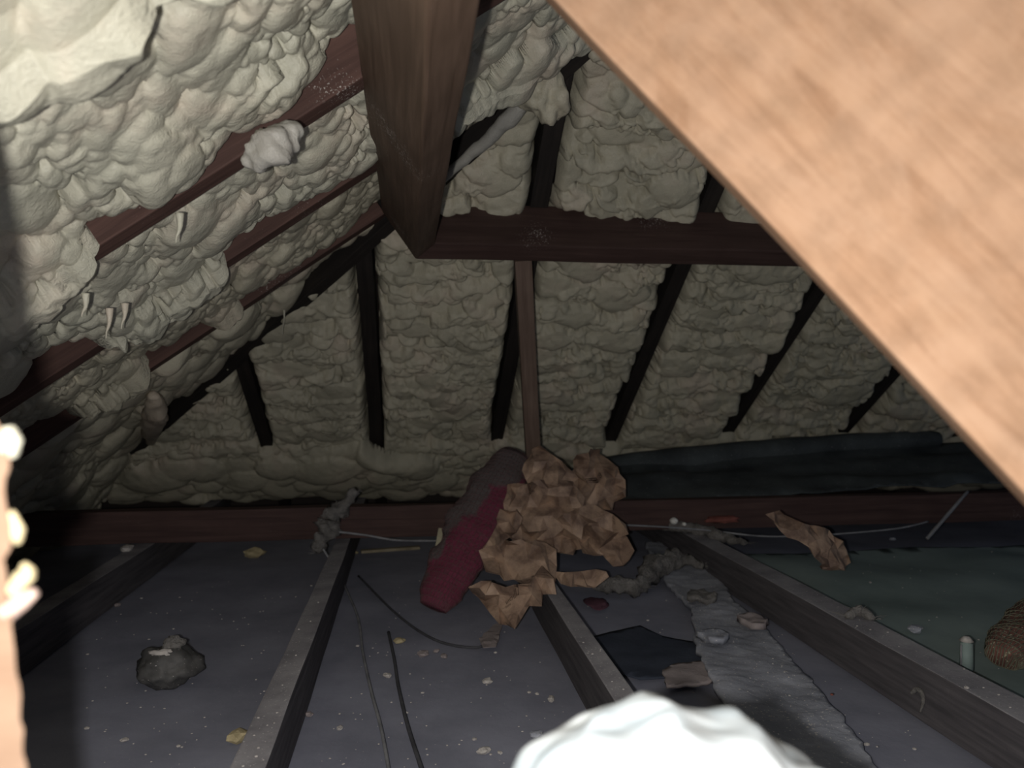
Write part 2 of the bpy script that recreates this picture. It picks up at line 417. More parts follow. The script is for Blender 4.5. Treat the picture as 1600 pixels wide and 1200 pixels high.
BIG = [(330, 0.028, 0.055, 0.42), (1000, 0.018, 0.032, 0.55), (2600, 0.008, 0.016, 0.7)]
bay_A = foam_left(-0.25, 0.70-RW, 'brightest smooth swollen spray foam overhead, nearest the camera', 0.0032, 101, M_foam, BIG, fine=(-0.5, 0.2), cover=[(-0.33, -0.215), (-0.19, 0.9)], low=-0.02)
bay_B = foam_left(0.70, 1.16-RW, 'pale lumpy spray foam hanging over the speckled red-brown rafter', 0.0026, 211, M_foam,
          [(260, 0.022, 0.042, 0.45), (1900, 0.010, 0.022, 0.65), (5000, 0.006, 0.011, 0.85)],
          over=sumf(bumpf(1.05, -0.31, 0.10, 0.08, 0.060), bumpf(1.05, -0.17, 0.09, 0.05, 0.045), bumpf(0.8, -0.4, 0.12, 0.2, 0.02), bumpf(0.85, -0.1, 0.16, 0.1, 0.02), bumpf(1.02, -0.58, 0.08, 0.10, 0.03)),
          fine=(-0.75, 0.35), ang=0.5, cover=[(-2, -0.475), (0.145, 0.9)], low=-0.066)
bay_C = foam_left(1.16, 1.60-RW, 'spray foam bay just below the speckled red-brown rafter, with long smooth folds and drips', 0.0028, 307, M_foam,
          [(160, 0.025, 0.06, 0.42), (1500, 0.011, 0.024, 0.62), (5200, 0.0055, 0.011, 0.85)],
          over=sumf(bumpf(1.46, -0.48, 0.09, 0.12, 0.03), bumpf(1.45, -0.12, 0.12, 0.10, 0.035), bumpf(1.48, -0.28, 0.08, 0.07, 0.02)), fine=(-1.0, 0.45), cover=[(-0.585, -0.39), (0.05, 0.9)], low=-0.050)
bay_D = foam_left(1.60, 2.06-RW, 'finely wrinkled spray foam bay next below the one with drips', 0.0030, 409, M_foam2,
          [(130, 0.022, 0.045, 0.45), (1800, 0.011, 0.022, 0.62), (6500, 0.005, 0.011, 0.85)],
          over=sumf(bumpf(1.9, -0.75, 0.08, 0.1, 0.02), bumpf(1.93, -0.25, 0.12, 0.18, 0.03)), fine=(-1.25, 0.3), cover=[(-0.76, -0.67), (-0.50, -0.455)], low=-0.052)
bay_E = foam_left(2.06, 3.45, 'darker creased spray foam filling the low corner beside the hip', 0.0045, 503, M_foam2,
          [(120, 0.035, 0.08, 0.5), (900, 0.014, 0.03, 0.62), (3000, 0.008, 0.014, 0.8)], bulge=0.0, fine=(-1.45, 0.0), low=-0.02)

def foam_back(xa, xb, label, seed, step=0.0038, mat=None, ybot=3.34, edge=(1, 1), ridge=0.038, wide=0.0):
    T = np.arange(xa, xb+step, step)
    y0 = max(HIP-xb, yt)
    S = np.arange(y0/CO, ybot/CO, step)
    TT, SS = np.meshgrid(T, S); Y = SS*CO
    rag = fbm(TT*8, SS*8, seed+2, 3)
    e = np.minimum((TT-xa)*edge[0]+(1-edge[0]), (xb-TT)*edge[1]+(1-edge[1]))
    # towards the eaves the foam swallows the rafters
    e = np.where(Y > 3.0, e + np.clip((Y-3.0+fbm(TT*6, SS*0, seed+8, 2)*0.06)/0.12, 0, 1)*0.05, e)
    e = np.minimum(e, (TT+Y-HIP)/1.3+0.010+0.02*fbm(TT*3, SS*3, seed+9, 2))
    e = e + rag*0.014 + 0.002
    c = np.clip(np.minimum(TT-xa, xb-TT)/((xb-xa)*0.5), 0, 1)
    # spray passes: rolls across the bay, round above and undercut below
    ph = SS*8.2 + fbm(TT*4, SS*3, seed+21, 2)*0.9 + fbm(TT*1.4+5, SS*1.1, seed+22, 2)*1.2
    fr = ph-np.floor(ph)
    roll = np.sin(np.pi*fr**1.7)
    base = 0.010*np.sqrt(c) + ridge*(roll-0.5)*(0.6+0.8*vn(TT*3, SS*3, seed+30)) + fbm(TT*4, SS*4, seed+1, 3)*0.022 - 0.004
    base = base + 0.022*np.exp(-((Y-1.98)/0.05)**2)*(vn(TT*5, SS*0, seed+3)*0.8+0.4)      # squeezed out above the purlin
    Hh = lumps(T, S, base, [(90, 0.022, 0.05, 0.32), (900, 0.009, 0.022, 0.75), (7500, 0.0045, 0.010, 1.05)], seed=seed, aniso=1.8, skew=0.75, warp=(0.016, 19))
    Hh = Hh + round_edge(e, 0.03, 0.085)
    Hh = np.maximum(Hh, -OFFD+0.002)
    # nothing may stand in the way of the purlin
    P = np.stack([TT, Y+nB[1]*Hh, zB(Y)+nB[2]*Hh], -1)
    o = grid_mesh('spray_foam', P, e > -0.006, mat or M_foam2)
    tag(o, label, 'insulation foam', 'spray foam bays of the hip end')
    return o
def foam_eaves():
    T = np.arange(-1.2, 2.9, 0.0045); S = np.arange(2.96/CO, 3.50/CO, 0.0045)
    TT, SS = np.meshgrid(T, S); Y = SS*CO
    e = np.minimum(Y-3.03-0.10*fbm(TT*5, TT*0, 71, 3), 3.41+0.05*fbm(TT*4, TT*0, 75, 2)-Y)
    e = np.minimum(e, (TT+Y-HIP)/1.3-0.01)+fbm(TT*12, SS*12, 72, 3)*0.012
    base = 0.014+fbm(TT*4.5, SS*4.5, 73, 3)*0.05+0.03*np.exp(-((Y-3.2)/0.12)**2)
    Hh = lumps(T, S, base, [(70, 0.05, 0.10, 0.4), (500, 0.016, 0.035, 0.5), (2200, 0.008, 0.015, 0.7)], seed=74, aniso=1.5)+round_edge(e, 0.05, 0.08)
    P = np.stack([TT, Y+nB[1]*Hh, zB(Y)+nB[2]*Hh], -1)
    o = grid_mesh('spray_foam', P, e > -0.004, M_foam2)
    tag(o, 'smoother puffed foam along the eaves behind the cross beam', 'insulation foam')
foam_eaves()
hw = RW/2+0.006
bl = ['dim spray foam wedge low in the corner beside the short crooked rafter piece',
      'wrinkled spray foam panel between the crooked rafter piece and the rafter below the purlin tip',
      'rolled spray foam panel between the rafter below the purlin tip and the upright strut',
      'spray foam panel just beyond the upright strut, reaching up over the cross purlin',
      'spray foam panel of the hip end between the two slanting rafters beyond the strut',
      'dim spray foam panel above the brown fibre nest, behind the big pine board',
      'dark spray foam panel at the low far end near the big pine board',
      'shadowed spray foam beyond the last rafter by the big pine board']
for i in range(8):
    xa = (B_x[i-1]+hw) if i > 0 else -1.40
    xb = (B_x[i]-hw) if i < 7 else 2.75
    foam_back(xa, xb, bl[i], 600+17*i, step=0.0034 if i < 6 else 0.006, mat=M_foam2)

# lumpy strands and blobs of foam
def lumpy_tube(name, pts, radii, mat, parent=None, seg=18, per=10, rough=0.35, fr=30, seed=0, sm=True):
    """tube along pts with noisy radius; closed ends"""
    pts = [Vector(p) for p in pts]; n = len(pts)
    cs, rs = [], []
    for i in range(n-1):
        p0 = pts[max(i-1, 0)]; p1 = pts[i]; p2 = pts[i+1]; p3 = pts[min(i+2, n-1)]
        for k in range(per):
            u = k/per
            cs.append(0.5*((2*p1)+(p2-p0)*u+(2*p0-5*p1+4*p2-p3)*u*u+(3*p1-p0-3*p2+p3)*u**3))
            rs.append(radii[i]*(1-u)+radii[i+1]*u)
    cs.append(pts[-1]); rs.append(radii[-1])
    bm = bmesh.new(); rings = []
    up = Vector((0.3, 0.2, 1)).normalized()
    for i, (c, r) in enumerate(zip(cs, rs)):
        d = (cs[min(i+1, len(cs)-1)]-cs[max(i-1, 0)]).normalized()
        a = d.cross(up)
        if a.length < 1e-3: a = d.cross(Vector((1, 0, 0)))
        a.normalize(); b2 = d.cross(a)
        ring = []
        for k in range(seg):
            th = 2*math.pi*k/seg; dr = a*math.cos(th)+b2*math.sin(th)
            q = c+dr*r
            f = 1+rough*2*mnoise.noise(q*fr+Vector((seed, 0, 0)))+rough*mnoise.noise(q*fr*2.3+Vector((seed, 5, 0)))
            ring.append(bm.verts.new(c+dr*r*f))
        rings.append(ring)
    for r0, r1 in zip(rings, rings[1:]):
        for k in range(seg): bm.faces.new((r0[k], r0[(k+1) % seg], r1[(k+1) % seg], r1[k]))
    bm.faces.new(rings[0][::-1]); bm.faces.new(rings[-1])
    bmesh.ops.recalc_face_normals(bm, faces=bm.faces)
    return from_bm(name, bm, mat, parent, sm)
def onL(u, v, h=0.02):
    d = ray(u, v); k = (zL(0)-h/CO-CH)/(d.z-TAN*d.x); return Vector((0, 0, CH))+d*k
def onB(u, v, h=0.02):
    d = ray(u, v); k = (zB(0)-h/CO-CH)/(d.z+TAN*d.y); return Vector((0, 0, CH))+d*k

o = lumpy_tube('foam_lump', [onL(386, 252, .045), onL(400, 243, .05), onL(425, 228, .055), onL(450, 212, .05), onL(466, 198, .045)],
               [0.006, 0.018, 0.022, 0.018, 0.007], M_foam3, rough=0.3, fr=45, seed=3)
tag(o, 'greyish elongated foam lump stuck across the speckled red-brown rafter', 'foam lump')
o = lumpy_tube('foam_strand', [onB(692, 279, .05), onB(720, 254, .055), onB(755, 224, .055), onB(790, 190, .055), onB(815, 165, .05)],
               [0.011, 0.012, 0.015, 0.018, 0.02], M_foam3, rough=0.13, fr=25, seed=8)
tag(o, 'thin grey foam strand along the hip beside the big purlin', 'foam strand')
o = lumpy_tube('foam_lump', [onB(812, 160, .05), onB(835, 150, .06), onB(862, 152, .06), onB(880, 150, .045)],
               [0.02, 0.045, 0.05, 0.018], M_foam2, rough=0.3, fr=28, seed=12, seg=28)
tag(o, 'swollen foam lump over the hip, at the top end of the thin grey strand', 'foam lump')
o = lumpy_tube('foam_lump', [onL(240, 618, .03), onL(243, 640, .05), onL(238, 665, .05), onL(236, 690, .03)],
               [0.014, 0.03, 0.03, 0.014], foam_mat('foam_tan', (0.40, 0.34, 0.27), (0.45, 0.385, 0.30), (0.44, 0.36, 0.28)), rough=0.25, fr=20, seed=15, seg=24)
tag(o, 'tan upright foam bulge low on the side slope, near the corner', 'foam lump')
for k, (u, v, L2, h) in enumerate([(171, 492, 0.036, .05), (195, 484, 0.03, .05), (134, 470, 0.022, .05), (281, 345, 0.03, .04), (444, 490, 0.06, .03), (499, 488, 0.05, .03)]):
    p = onL(u, v, h)
    thin = k > 3
    o = lumpy_tube('foam_drip', [p+Vector((0, 0, 0.01)), p-Vector((0, 0, L2*0.3)), p-Vector((0.004, 0, L2*0.7)), p-Vector((0.005, 0, L2))],
                   [0.006 if not thin else 0.004, 0.003 if not thin else 0.0012, 0.0015 if not thin else 0.0009, 0.0006], M_foam, rough=0.08, seg=10, per=5)
    o.parent = [bay_C, bay_C, bay_C, bay_C, bay_D, bay_E][k]

# ================================================================== PURLINS, STRUT, BINDER
PD, PT = 0.150, 0.058          # depth along the roof normal, thickness along the slope
tip = Vector((0.0166, 2.0, 0.914))
# side purlin: the lowest corner runs along Y through tip
ax0 = Vector((-CO, 0, -SI))    # down the slope
inn = Vector((SI, 0, -CO))     # into the room
upw = -inn
c_in = tip - ax0*(PT/2)        # centre line of the narrow inner face
o = board('purlin', c_in+Vector((0, -2.5, 0)), c_in+Vector((0, 0.0, 0)), PT, PD, (CO, 0, SI), M_purl, away=-nL, seg=50, wob=0.003, bev=0.004)
tag(o, 'big brown purlin with a pointed lower end, running overhead into the corner', 'purlin')
# end purlin
c_in2 = Vector((tip.x, tip.y, tip.z)) + Vector((0, -CO, SI))*(PT/2)
o = board('purlin', c_in2+Vector((0.0, 0, 0)), c_in2+Vector((2.6, 0, 0)), PT, PD, (0, CO, -SI), M_back, away=-nB, seg=50, wob=0.002, bev=0.004)
tag(o, 'dark level cross purlin on the hip end above the upright strut', 'purlin')
tb = Vector((0.0, 0, 0))
pt = aty(818, 408, 2.02); pb = aty(838, 786, 2.47)
o = board('strut', pt+Vector((0, 0, 0.0)), Vector((pb.x, 2.47, 0.203)), 0.046, 0.045, (1, 0, 0), M_strut, seg=20, away=(0, 1, 0))
tag(o, 'upright brown timber strut below the cross purlin', 'strut')
YB = 2.47
o = board('cross_beam', (-1.56, YB, 0.152), (3.2, YB, 0.152), 0.1, 0.055, (0, 0, 1), M_bind, away=(0, 1, 0), seg=60, wob=0.004)
tag(o, 'long red-brown cross beam lying over the joists at the foot of the roof', 'beam')

# ================================================================== JOISTS
def jx(u, v, z=0.1): return atz(u, v, z).x
J = [(jx(130, 920)-0.05, jx(130, 920)), (jx(360, 1198), jx(415, 1198)), (jx(952, 1080), jx(990, 1080)), (jx(1600, 1129), jx(1600, 1129)+0.068)]
print('J', J)
jl = ['dusty ceiling joist nearest the side slope, by the dark round bundle', 'dusty grey ceiling joist beside the two thin cables',
      'ceiling joist running under the brown paper heap towards the white sack', 'wide dusty joist between the grey debris strip and the dark green sheet']
for (a, c), lb in zip(J, jl):
    o = board('ceiling_joist', ((a+c)/2, -0.7, 0.1), ((a+c)/2, 3.5, 0.1), c-a, 0.098, (-1, 0, 0), M_joist, away=(0, 0, -1), seg=70, wob=0.003)
    tag(o, lb, 'joist', 'ceiling joists')

# ================================================================== SHEETS AND DEBRIS
def inside(p, poly):
    r = False; j = len(poly)-1
    for i in range(len(poly)):
        if (poly[i][1] > p[1]) != (poly[j][1] > p[1]) and p[0] < (poly[j][0]-poly[i][0])*(p[1]-poly[i][1])/(poly[j][1]-poly[i][1])+poly[i][0]: r = not r
        j = i
    return r
def rough_outline(poly, seglen, amp, seed):
    out = []; r_ = random.Random(seed)
    for i in range(len(poly)):
        a = Vector(poly[i]); c = Vector(poly[(i+1) % len(poly)]); n = max(1, int((c-a).length/seglen))
        nn = Vector((-(c-a).y, (c-a).x)).normalized()
        for k in range(n):
            out.append(a+(c-a)*(k/n)+nn*(r_.uniform(-amp, amp) if k else 0))
    return out
def tri_fill(poly, spacing, seed):
    r_ = random.Random(seed)
    xs = [p[0] for p in poly]; ys = [p[1] for p in poly]
    pts = [Vector(p) for p in poly]; n = len(pts)
    y = min(ys)+spacing*0.5
    while y < max(ys):
        x = min(xs)+spacing*0.5
        while x < max(xs):
            q = (x+r_.uniform(-.35, .35)*spacing, y+r_.uniform(-.35, .35)*spacing)
            if inside(q, poly): pts.append(Vector(q))
            x += spacing
        y += spacing
    vv, ee, ff, *_ = delaunay_2d_cdt(pts, [(i, (i+1) % n) for i in range(n)], [], 1, 1e-6)
    return vv, [f for f in ff if inside(sum((vv[i] for i in f), Vector((0, 0)))/len(f), poly)]

def sheet(name, world_poly, height, mat, spacing=0.02, thick=0.003, sm=False, edge=0.01, eamp=0.003, seed=0, parent=None):
    """flat-lying sheet; world_poly (x,y) list; height(x,y)->z of its top"""
    poly = rough_outline([(p[0], p[1]) for p in world_poly], edge, eamp, seed)
    vv, ff = tri_fill(poly, spacing, seed)
    bm = bmesh.new(); vs2 = [bm.verts.new((p.x, p.y, height(p.x, p.y))) for p in vv]
    for f in ff:
        try: bm.faces.new([vs2[i] for i in f])
        except ValueError: pass
    bmesh.ops.recalc_face_normals(bm, faces=bm.faces)
    if bm.faces and sum(f.normal.z for f in bm.faces) < 0: bmesh.ops.reverse_faces(bm, faces=bm.faces)
    o = from_bm(name, bm, mat, parent, sm)
    md = o.modifiers.new('s', 'SOLIDIFY'); md.thickness = thick; md.offset = -1
    return o
def pixpoly(pts, z): return [atz(u, v, z) for u, v in pts]

def crumple(name, pts, dep, mat, spacing=0.02, amp=0.012, seed=0, eamp=0.004, thick=0.0012, tilt=(0, 0), parent=None, fold=None):
    """crumpled paper: a real sheet standing around the world Y = dep, creased into facets"""
    w3 = [aty(u, v, dep) for u, v in pts]
    cx = sum(p.x for p in w3)/len(w3); cz = sum(p.z for p in w3)/len(w3)
    poly = rough_outline([(p.x-cx, p.z-cz) for p in w3], 0.02, eamp, seed)
    vv, ff = tri_fill(poly, spacing, seed)
    r_ = random.Random(seed)
    bm = bmesh.new(); vs2 = []
    R = max(max(abs(p.x) for p in vv), max(abs(p.y) for p in vv))
    for p in vv:
        q = Vector((p.x, p.y, seed*1.7))
        d = amp*1.6*abs(mnoise.noise(q*22))*2 + amp*1.5*mnoise.noise(q*11) + r_.uniform(-.5, .5)*amp
        bulge = -0.25*R*max(0, 1-(p.length/R)**2)
        vs2.append(bm.verts.new((p.x+r_.uniform(-.2, .2)*amp, d+bulge+tilt[0]*p.x+tilt[1]*p.y, p.y)))
    for f in ff:
        try: bm.faces.new([vs2[i] for i in f])
        except ValueError: pass
    bmesh.ops.recalc_face_normals(bm, faces=bm.faces)
    o = from_bm(name, bm, mat, parent)
    o.location = (cx, dep, cz)
    md = o.modifiers.new('s', 'SOLIDIFY'); md.thickness = thick
    return o

# green-black sheet over the floor beyond the wide joist
gx = J[3][1]+0.006
def hg(x, y): return 0.022+0.010*mnoise.noise(Vector((x*3, y*5, 2)))+0.02*abs(mnoise.noise(Vector((x*1.3+y*1.8, y*0.6, 7))))
o = sheet('plastic_sheet', [(gx, 0.45), (2.6, 0.45), (2.7, 2.40), (1.9, 2.42), (gx, 2.40)], hg, M_green, 0.045, 0.003, True, 0.1, 0.004, 5)
tag(o, 'dark green plastic sheet spread over the floor beyond the wide dusty joist', 'sheet')
# black draped sheet behind the beam
def hb(x, y): return 0.20+0.10*(y-2.58)/0.35+0.018*mnoise.noise(Vector((x*1.2, y*9, 4)))+0.02*mnoise.noise(Vector((x*4, y*14, 1)))+0.03*math.sin((x-1)*1.1)
o = sheet('black_sheet', [(0.40, 2.56), (2.9, 2.56), (3.0, 2.93), (1.9, 2.96), (0.46, 2.86)], hb, M_black, 0.03, 0.004, True, 0.06, 0.01, 6)
tag(o, 'black plastic sheet heaped behind the cross beam below the long dark pole', 'sheet')
o = lumpy_tube('pole', [aty(905, 742, 2.92), aty(1060, 722, 2.92), aty(1200, 706, 2.93), aty(1330, 695, 2.94), aty(1430, 688, 2.95), aty(1466, 686, 2.95)],
               [0.062, 0.058, 0.05, 0.045, 0.042, 0.030], M_black, rough=0.05, fr=6, seed=2, seg=20)
tag(o, 'long blackened pole with a rounded end lying at the foot of the sprayed hip end', 'pole')

# grey debris strip between two joists
strip = [(1008, 848), (1058, 842), (1100, 872), (1128, 905), (1148, 940), (1186, 965), (1212, 1000), (1252, 1045), (1290, 1090), (1338, 1150), (1375, 1200), (1450, 1300), (1300, 1300), (1200, 1190), (1120, 1080), (1088, 1010), (1080, 950), (1040, 905)]
def hs(x, y): return 0.022+0.009*mnoise.noise(Vector((x*14, y*5, 3)))+0.003*mnoise.noise(Vector((x*45, y*40, 3)))
o = sheet('debris_strip', pixpoly(strip, 0.022), hs, M_dust, 0.011, 0.012, True, 0.02, 0.004, 9)
tag(o, 'ragged grey strip of dust-caked board along the floor beside the wide joist', 'debris board')
o = sheet('shadow_patch', pixpoly([(905, 1000), (1000, 978), (1035, 995), (1120, 1010), (1150, 1040), (1040, 1060), (1000, 1062), (960, 1050)], 0.006), lambda x, y: 0.008+0.002*mnoise.noise(Vector((x*20, y*20, 0))),
          dusty('dark_blue_shadow', (0.035, 0.042, 0.06), (0.06, 0.07, 0.095), 8), 0.02, 0.003, True, 0.03, 0.002, 11)
tag(o, 'dark blue-black shadow patch on the floor behind the white sack', 'shadow patch')  # thin dark sheet painted in for the shadow on the floor
o = sheet('board_scrap', pixpoly([(1035, 1050), (1050, 1040), (1110, 1034), (1130, 1046), (1126, 1062), (1090, 1072), (1042, 1074)], 0.014), lambda x, y: 0.018+0.003*mnoise.noise(Vector((x*30, y*30, 0))),
          M_pink, 0.012, 0.006, True, 0.012, 0.002, 12)
tag(o, 'pinkish-brown scrap of board on the dark shadow patch just behind the white sack', 'scrap')
# scraps on the dusty strip
for k, (u, v, s, mt, lb) in enumerate([(1178, 975, .030, M_pink, 'tan crumbly scrap on the ragged grey strip'), (1095, 935, .034, M_fluff, 'brownish-grey fluff pad at the upper edge of the ragged grey strip'),
        (1115, 1000, .03, M_dust, 'low grey mound on the ragged strip nearest the pink scrap')]):
    p = atz(u, v, 0.03); a0 = random.random()*6
    o = sheet('scrap', [(p.x+s*math.cos(a0+t2)*(1+.3*math.sin(3*t2)), p.y+s*1.3*math.sin(a0+t2)) for t2 in np.linspace(0, 6.0, 12)], lambda x, y, k=k: 0.043+0.008*mnoise.noise(Vector((x*40, y*40, k))), mt, 0.008, 0.014, True, 0.01, 0.003, 30+k)
    tag(o, lb, 'scrap')

# fibre tufts
def tuft(label, pts, r, mat, seed, name='fibre_tuft', fib=90, sp=0.035):
    e = lumpy_tube(name, pts, r, mat, rough=0.45, fr=40, seed=seed, seg=14)
    tag(e, label, 'insulation tuft')
    bm = bmesh.new(); r_ = random.Random(seed)
    for i in range(fib):
        p = Vector(pts[r_.randrange(len(pts))]); q = Vector([r_.gauss(0, 1) for _ in range(3)]).normalized()
        a = p+q*r_.uniform(0.0, 0.012); d = Vector((q.x, q.y, abs(q.z)*0.4)).normalized(); L2 = r_.uniform(0.3, 1)*sp; s = Vector((0, 0, 0.0006))
        bend = Vector([r_.gauss(0, .3) for _ in range(3)])*L2
        v = [bm.verts.new(x) for x in (a-s, a+s, a+d*L2*.5+bend*.3+s, a+d*L2*.5+bend*.3-s, a+d*L2+bend*.6)]
        bm.faces.new(v[:4]); bm.faces.new((v[3], v[2], v[4]))
    f = from_bm('fibre', bm, mat, e); f['kind'] = 'stuff'
    return e
tuft('arched tuft of grey fibre between the brown paper heap and the wide joist', [atz(905, 905, .03), atz(960, 915, .03), atz(1000, 915, .03), atz(1025, 885, .05), atz(1060, 872, .055), atz(1100, 884, .04)],
     [0.012, 0.02, 0.02, 0.03, 0.024, 0.008], M_fluff, 4, fib=260)
tuft('dusty cobwebbed foam clump clinging to the front of the cross beam', [aty(558, 768, 2.43), aty(535, 790, 2.43), aty(518, 808, 2.42), aty(512, 826, 2.41), aty(500, 845, 2.38), aty(494, 862, 2.36)],
     [0.012, 0.022, 0.028, 0.03, 0.022, 0.012], M_fluff, 5, 'foam_clump', 120, 0.03)
tuft('brown fibre nest on the dark pole at the foot of the foam', [aty(1222, 672, 3.05), aty(1245, 660, 3.07), aty(1270, 662, 3.07), aty(1300, 672, 3.06)],
     [0.04, 0.06, 0.055, 0.03], dusty('brown_fibre', (0.07, 0.045, 0.035), (0.16, 0.10, 0.08), 30), 6, 'fibre_nest', 200, 0.05)
tuft('reddish scrap of fibre near the rounded end of the dark pole', [aty(1325, 675, 3.04), aty(1342, 668, 3.05), aty(1358, 674, 3.04)],
     [0.015, 0.028, 0.012], dusty('reddish_fibre', (0.14, 0.07, 0.05), (0.26, 0.13, 0.10), 30), 7, 'fibre_scrap', 50, 0.03)
tuft('thin dusty tuft caught on the edge of the wide joist', [atz(1322, 962, .108), atz(1345, 957, .112), atz(1366, 966, .108)], [0.006, 0.014, 0.005], M_fluff, 8, 'dust_tuft', 40, 0.03)
tuft('grey dust tuft on the joist end below the two white balls', [atz(1030, 822, .11), atz(1080, 826, .115), atz(1130, 838, .11), atz(1165, 848, .108)], [0.01, 0.018, 0.016, 0.006], M_fluff, 9, 'dust_tuft', 60, 0.03)

# ---- paper heap
pp = [
 ('top', [(835, 706), (850, 698), (864, 712), (882, 722), (898, 742), (912, 752), (905, 765), (885, 764), (850, 775), (826, 760), (822, 738)], 2.20, 'brown paper crumple at the top of the heap against the strut'),
 ('knob', [(906, 712), (925, 702), (946, 706), (962, 722), (978, 752), (972, 775), (955, 797), (930, 802), (905, 790), (896, 765), (900, 735)], 2.22, 'round crumpled brown paper lobe with worn print, highest on the strut\'s far side'),
 ('mid', [(802, 762), (850, 752), (900, 756), (915, 780), (905, 830), (890, 862), (850, 860), (812, 850), (775, 830), (790, 790)], 2.13, 'creased brown paper sheet in the middle of the heap'),
 ('fan', [(880, 805), (905, 795), (935, 792), (965, 808), (976, 828), (960, 840), (930, 835), (905, 862), (885, 858), (868, 835)], 2.08, 'pale tan folded paper flap facing out of the heap'),
 ('wing', [(905, 842), (930, 822), (958, 830), (985, 842), (992, 860), (975, 872), (978, 886), (958, 882), (940, 868), (912, 868)], 2.05, 'brown paper wing sticking out towards the grey fibre tuft'),
 ('left', [(785, 800), (812, 798), (822, 812), (800, 845), (775, 862), (752, 866), (762, 845)], 2.0, 'shiny creased paper strip beside the red net sack'),
 ('base', [(752, 868), (790, 850), (840, 850), (868, 862), (872, 885), (868, 905), (835, 915), (790, 905), (762, 895)], 1.90, 'shadowed brown paper layer in the lower heap'),
 ('foot', [(735, 925), (755, 912), (790, 915), (820, 905), (850, 895), (868, 905), (868, 925), (825, 945), (812, 962), (790, 978), (768, 962), (740, 945)], 1.72, 'lowest brown paper sheet with a printed line, spilling towards the floor'),
 ('tail', [(870, 900), (900, 895), (945, 892), (950, 900), (930, 915), (880, 915)], 1.86, 'long thin brown paper tail on the floor below the heap'),
]
for i, (k, pts, dep, lb) in enumerate(pp):
    o = crumple('crumpled_paper', pts, dep, M_paper, 0.028, 0.034, 40+i, 0.006, tilt=(random.uniform(-.5, .5), 0.5))
    tag(o, lb, 'paper', 'crumpled brown paper in the heap')
# worn print on the paper: rows of small characters
def print_row(txt, u0, v0, u1, v1, dep, size, parent):
    cu = bpy.data.curves.new('t', 'FONT'); cu.body = txt; cu.size = size; cu.align_x = 'CENTER'; cu.extrude = 0.0
    to = bpy.data.objects.new('t', cu); C.objects.link(to)
    dg = bpy.context.evaluated_depsgraph_get(); me = bpy.data.meshes.new_from_object(to.evaluated_get(dg)); bpy.data.objects.remove(to)
    o = link('print', me, M_ink)
    a = aty(u0, v0, dep); c = aty(u1, v1, dep); x = (c-a).normalized(); y = Vector((0, 0.35, 1)); y = (y-x*y.dot(x)).normalized(); z = x.cross(y)
    M = Matrix((x, y, z)).transposed().to_4x4(); M.translation = (a+c)/2
    o.matrix_world = M
    return o
bpy.context.view_layer.update()
dg0 = bpy.context.evaluated_depsgraph_get()
for txt, u0, v0, u1, v1, size in [('IIIOIIIS', 785, 944, 818, 930, .012), ('IIIIIIII', 782, 952, 808, 945, .008), ('8/8', 925, 756, 950, 744, .026), ('IIIOII', 818, 778, 845, 766, .012), ('IIOIII', 948, 806, 968, 822, .012)]:
    um, vm = (u0+u1)/2, (v0+v1)/2
    hit, loc, nr, fi, ho, _ = bpy.context.scene.ray_cast(dg0, Vector((0, 0, CH)), ray(um, vm).normalized())
    if not hit or not ho.name.startswith('crumpled_paper'): continue
    if nr.dot(loc-Vector((0, 0, CH))) > 0: nr = -nr
    ho = bpy.data.objects[ho.name]
    o = print_row(txt, u0, v0, u1, v1, loc.y, size, None)
    x = (aty(u1, v1, loc.y)-aty(u0, v0, loc.y)).normalized(); x = (x-nr*x.dot(nr)).normalized(); y = nr.cross(x)
    M = Matrix((x, y, nr)).transposed().to_4x4(); M.translation = loc
    bmp = bmesh.new(); bmp.from_mesh(o.data)
    bmesh.ops.subdivide_edges(bmp, edges=[q for q in bmp.edges if q.calc_length() > size*0.3], cuts=2)
    for q in bmp.verts:                              # drape the print over the creases
        pw = M @ q.co
        h2, l2, n2, _, _, _ = bpy.context.scene.ray_cast(dg0, pw+nr*0.05, -nr)
        if h2 and (l2-pw).length < 0.06: pw = l2
        q.co = ho.matrix_world.inverted() @ (pw+nr*0.0016)
    bmp.to_mesh(o.data); bmp.free()
    o.matrix_world = Matrix.Identity(4); o.parent = ho; o.matrix_parent_inverse = Matrix.Identity(4); o.matrix_basis = Matrix.Identity(4)
# lone papers
o = crumple('crumpled_paper', [(1203, 806), (1225, 800), (1248, 815), (1275, 822), (1305, 832), (1330, 855), (1332, 880), (1310, 888), (1272, 884), (1250, 850), (1215, 828)], 1.95, M_paper, 0.02, 0.02, 77, 0.004, tilt=(0.3, 0.5))
o.location.z += 0.0
tag(o, 'lone crumpled brown paper scrap on the green sheet beyond the wide joist', 'paper')
o = sheet('paper_scrap', pixpoly([(748, 1000), (775, 975), (785, 978), (775, 1012), (755, 1015)], 0.01), lambda x, y: 0.012+0.006*abs(mnoise.noise(Vector((x*30, y*30, 1)))), M_pink, 0.015, 0.001, False, 0.02, 0.002, 55)
tag(o, 'grey-brown paper corner on the floor just below the heap', 'paper')

